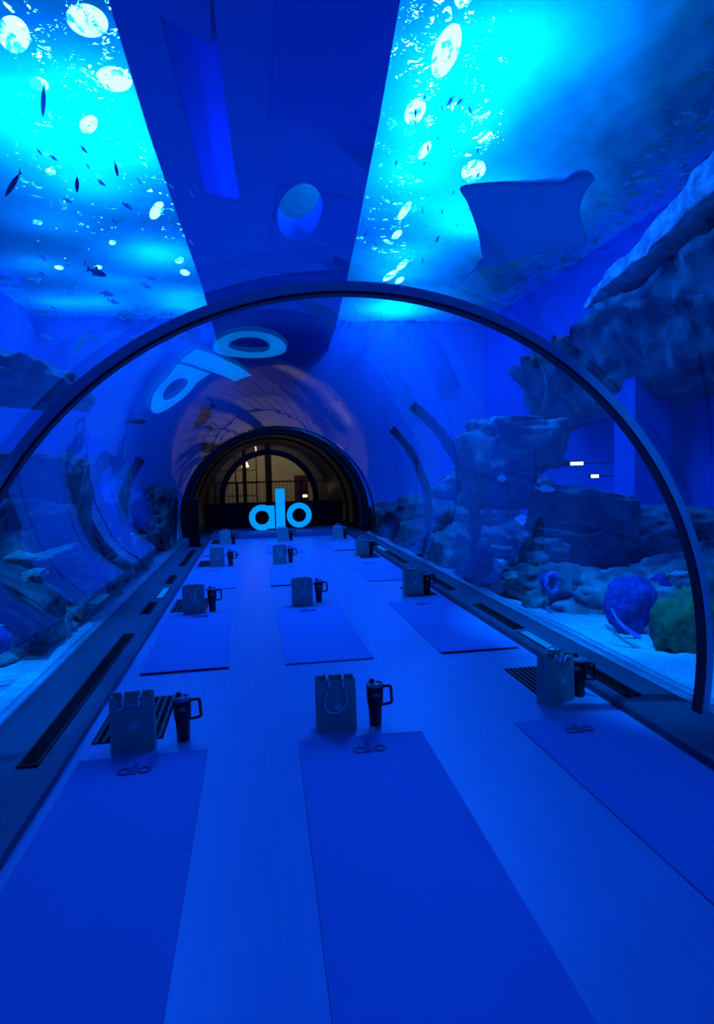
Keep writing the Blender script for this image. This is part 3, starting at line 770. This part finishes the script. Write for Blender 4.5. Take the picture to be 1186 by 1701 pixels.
bmesh.ops.remove_doubles(bm, verts=bm.verts[:], dist=.004)
bmesh.ops.holes_fill(bm, edges=bm.edges[:])
rb = from_bm('body', bm, M_ray, ray, True)
bm = bmesh.new(); tp = [plane_pt(815, 436)-off, plane_pt(796, 443)-off, plane_pt(780, 455)-off, plane_pt(767, 467)-off]
q = smooth_path(tp, 6); add_tube(bm, q, [.022*(1-.7*i/len(q)) for i in range(len(q))], 8); from_bm('tail', bm, M_ray, ray, True)
for pts in ([(806, 428), (792, 438), (793, 441), (808, 439), (815, 434)], [(822, 434), (842, 430), (838, 443), (822, 442)]):
    bm = bmesh.new(); P3 = [plane_pt(*p)-off for p in pts]
    a = [bm.verts.new(p+Vector((0, 0, .012))) for p in P3]; b = [bm.verts.new(p-Vector((0, 0, .012))) for p in P3]
    bm.faces.new(a); bm.faces.new(b[::-1])
    for i in range(len(a)): bm.faces.new((a[i], b[i], b[(i+1) % len(a)], a[(i+1) % len(a)]))
    from_bm('pelvic_fin', bm, M_ray, ray)

# ------------------------------------------------------------------ fish
def fish_mesh(L, H, T):
    bm = bmesh.new(); n = 14; m = 10; prev = None
    for i in range(n+1):
        s = i/n; x = L*(.5-s*.86); hh = H*.5*(math.sin(PI*min(1, s*.93+.04))**.75)*(1-.25*s); tt = T*.5*(math.sin(PI*min(1, s*.93+.04))**.7)
        ring = [bm.verts.new((x, tt*math.cos(2*PI*k/m), hh*math.sin(2*PI*k/m))) for k in range(m)]
        if prev:
            for k in range(m): bm.faces.new((prev[k], prev[(k+1) % m], ring[(k+1) % m], ring[k]))
        else: bm.faces.new(ring)
        prev = ring
    bm.faces.new(prev[::-1])
    def fin(pts, t=.004):
        a = [bm.verts.new((x, t*L, z)) for x, z in pts]; b = [bm.verts.new((x, -t*L, z)) for x, z in pts]
        bm.faces.new(a); bm.faces.new(b[::-1])
        for i in range(len(a)): bm.faces.new((a[i], b[i], b[(i+1) % len(a)], a[(i+1) % len(a)]))
    fin([(-.33*L, .06*H), (-.5*L, .55*H), (-.44*L, 0), (-.5*L, -.55*H), (-.33*L, -.06*H)])
    fin([(.12*L, .42*H), (-.02*L, .72*H), (-.22*L, .36*H)]); fin([(0, -.42*H), (-.1*L, -.68*H), (-.2*L, -.36*H)])
    return bm
fm = fish_mesh(.16, .055, .03)
f0 = from_bm('fish', fm, M_fishl, smooth=True)
tag(f0, 'small silvery fish in the loose shoal near the surface left of the slab', 'fish', 'silvery shoal on the left')
f0.location = (-3.2, 9, 4.2); f0.rotation_euler = (0, .3, .8)
def add_fish(p, rz, ry, sc_, side):
    c = f0.copy(); COL.objects.link(c); c.location = p; c.rotation_euler = (0, ry, rz); c.scale = (sc_,)*3
    c['label'] = 'small silvery fish in the loose shoal near the surface %s of the slab' % side
    c['group'] = 'silvery shoal on the %s' % side
for i in range(46):
    px = 40+rnd.random()*290; py = 200+rnd.random()*380+(px*.2); Y = 7+rnd.random()*4
    p = at(px, min(py, 560), Y)
    if p.z > 6.2 or math.hypot(p.x-XC, p.z-ZC) < R+.4: continue
    add_fish(p, .9+rnd.gauss(0, .4), rnd.gauss(.3, .2), .45+rnd.random()*.55, 'left')
for i in range(46):
    px = 600+rnd.random()*200; py = 60+rnd.random()*420; Y = 6.5+rnd.random()*4
    p = at(px, py, Y)
    if p.z > 6.2 or math.hypot(p.x-XC, p.z-ZC) < R+.4: continue
    add_fish(p, 1.5+rnd.gauss(0, .4), rnd.gauss(.3, .3), .4+rnd.random()*.45, 'right')
def one_fish(px, py, Y, L, H, T, rz, ry, mat, label):
    o = from_bm('fish', fish_mesh(L, H, T), mat, smooth=True); o.location = at(px, py, Y); o.rotation_euler = (0, ry, rz); return tag(o, label, 'fish')
one_fish(340, 690, 12, .62, .20, .14, 2.6, .75, M_fishd, 'dark fish silhouette swimming near the top left of the far vault')
one_fish(352, 712, 12.4, .42, .15, .10, 1.9, -.5, M_fishd, 'smaller dark fish just below the dark silhouette fish')
one_fish(193, 280, 7, .14, .04, .03, 1.2, 1.2, M_fishd, 'tiny dark fish against the bright left water')
one_fish(128, 305, 7, .16, .06, .04, 1.9, 1.0, M_fishd, 'tiny dark fish in blue water left of the bright band')
one_fish(160, 452, 8, .22, .09, .05, .5, .2, M_fishd, 'small dark fish above the near rib on the left')
one_fish(135, 570, 8, .48, .09, .07, 2.4, .6, M_fishl, 'slim pale fish just outside the near rib on the left')
one_fish(22, 305, 6, .30, .05, .04, 2.4, .5, M_fishd, 'slim dark fish at the upper left edge of the photo')
one_fish(72, 165, 6, .26, .05, .04, 2.0, 1.0, M_fishl, 'slim pale fish high in the left water')
one_fish(225, 700, 10, .3, .10, .07, .2, 0, M_fishd, 'small dark fish by the left crusted struts')
one_fish(1125, 952, 6.2, .3, .05, .04, .1, .0, M_fishl, 'slim pale fish above the green coral')
one_fish(905, 812, 8, .34, .09, .06, .2, .1, M_fishl, 'pale fish in front of the dark block shaped rock')
one_fish(833, 795, 8.2, .16, .10, .05, .3, .1, M_fishl, 'small round pale fish below the overhanging boulder')

# ------------------------------------------------------------------ mall beyond the exit
struct(box('floor_mall', -5, 6, 22.2, 31, -.12, 0, M_mallfloor), 'hall floor beyond the exit')
struct(box('wall_mall', -5, 6, 30.8, 31, 0, 4.2, M_mallwall), 'beige hall wall beyond the exit')
struct(box('wall_mall_left', -5.1, -5, 24.2, 31, 0, 4.2, M_mallwall), 'left side wall of the hall')
struct(box('wall_mall_right', 6, 6.1, 24.2, 31, 0, 4.2, M_mallwall), 'right side wall of the hall')
struct(box('ceiling_mall', -5.1, 6.1, 24.2, 31, 4.2, 4.3, M_mallwall), 'hall ceiling')
rl = thing('railing', 'dark metal railing crossing the hall beyond the exit', 'railing', (.6, 24.6, 0))
bm = bmesh.new(); add_box(bm, -2.6, 2.6, -.03, .03, 1.13, 1.18, .01); from_bm('top_rail', bm, M_black, rl)
for k in range(5):
    bm = bmesh.new(); add_box(bm, -2.4+k*1.2-.035, -2.4+k*1.2+.035, -.03, .03, 0, 1.14); from_bm('post', bm, M_black, rl)
for k in range(36):
    bm = bmesh.new(); add_tube(bm, [(-2.55+k*.1457, 0, .08), (-2.55+k*.1457, 0, 1.14)], .007, 6); from_bm('baluster', bm, M_black, rl)
for i, (x, w) in enumerate(((-.35, .16), (.62, .26))):
    struct(box('column_%d' % (i+2), x-w/2, x+w/2, 26.5, 26.8, 0, 4.2, M_wood), 'dark column in the hall')
# shop shelf with lamps
sh = thing('display_shelf', 'dark display shelving at the left of the hall behind the railing', 'shelf', (-.75, 28.5, 0))
bm = bmesh.new()
for x in (-.9, 0, .9): add_box(bm, x-.03, x+.03, -.15, .15, 0, 3.1)
from_bm('upright', bm, M_wood, sh)
for z in (.5, 1.05, 1.6, 2.15, 2.7):
    bm = bmesh.new(); add_box(bm, -.93, .93, -.16, .16, z, z+.04); from_bm('shelf_board', bm, M_wood, sh)
tl = thing('table_lamp', 'small lit table lamp with a pale cone shade in the hall', 'lamp', (-.32, 28.28, 1.64))
bm = bmesh.new(); add_lathe(bm, [(0, 0), (.08, 0), (.08, .02), (.015, .03), (.015, .16), (0, .16)], 16); from_bm('base', bm, M_wood, tl)
bm = bmesh.new(); add_lathe(bm, [(.16, .12), (.08, .34), (.075, .34), (.155, .12)], 20); from_bm('lamp_shade', bm, M_warm, tl)
ch = thing('chandelier', 'glowing curved pendant light hanging in the hall above the table lamp', 'lamp', (-.05, 27.6, 2.55))
bm = bmesh.new(); add_tube(bm, smooth_path([(-.28, 0, .16), (-.05, 0, .2), (.16, 0, .1), (.2, 0, -.12), (.14, 0, -.3)], 5), .035, 8); from_bm('glowing_tube', bm, M_warm, ch, True)
bm = bmesh.new(); add_tube(bm, [(0, 0, .2), (0, 0, 1.65)], .01, 6); from_bm('cord', bm, M_black, ch)
fl = thing('spot_light', 'small bright white floor spotlight at the right of the hall', 'light', (1.96, 25.4, 0))
bm = bmesh.new(); add_lathe(bm, [(0, 0), (.06, 0), (.06, .5), (0, .5)], 16); from_bm('stand', bm, M_black, fl)
bm = bmesh.new(); add_box(bm, -.12, .12, -.05, .05, .5, .6, .01); from_bm('lens', bm, M_warm, fl)
tag(box('maroon_banner', 1.75, 2.35, 27.9, 27.97, 0, 1.35, M_maroon), 'maroon board standing at the right of the hall behind the railing', 'board')
for (x, y, z, e, s) in ((.5, 27.5, 4.0, 130, 3.0),):
    l = bpy.data.lights.new('mall_light', 'AREA'); l.energy = e; l.color = (1, .84, .62); l.size = s
    o = bpy.data.objects.new('mall_light', l); COL.objects.link(o); o.location = (x, y, z)

# ------------------------------------------------------------------ world and colour
w = bpy.data.worlds.new('w'); sc.world = w; w.use_nodes = True
w.node_tree.nodes['Background'].inputs[0].default_value = (0, .04, .5, 1); w.node_tree.nodes['Background'].inputs[1].default_value = 1.0
sc.view_settings.view_transform = 'Standard'; sc.view_settings.look = 'None'; sc.view_settings.gamma = 1
sc.view_settings.use_curve_mapping = False
sc.view_settings.exposure = -0.85
cy = sc.cycles
cy.max_bounces = 6; cy.diffuse_bounces = 2; cy.glossy_bounces = 2; cy.transmission_bounces = 3; cy.transparent_max_bounces = 14
cy.use_adaptive_sampling = True; cy.adaptive_threshold = .05
cy.sample_clamp_indirect = 4; cy.caustics_reflective = False; cy.caustics_refractive = False
cy.use_denoising = True
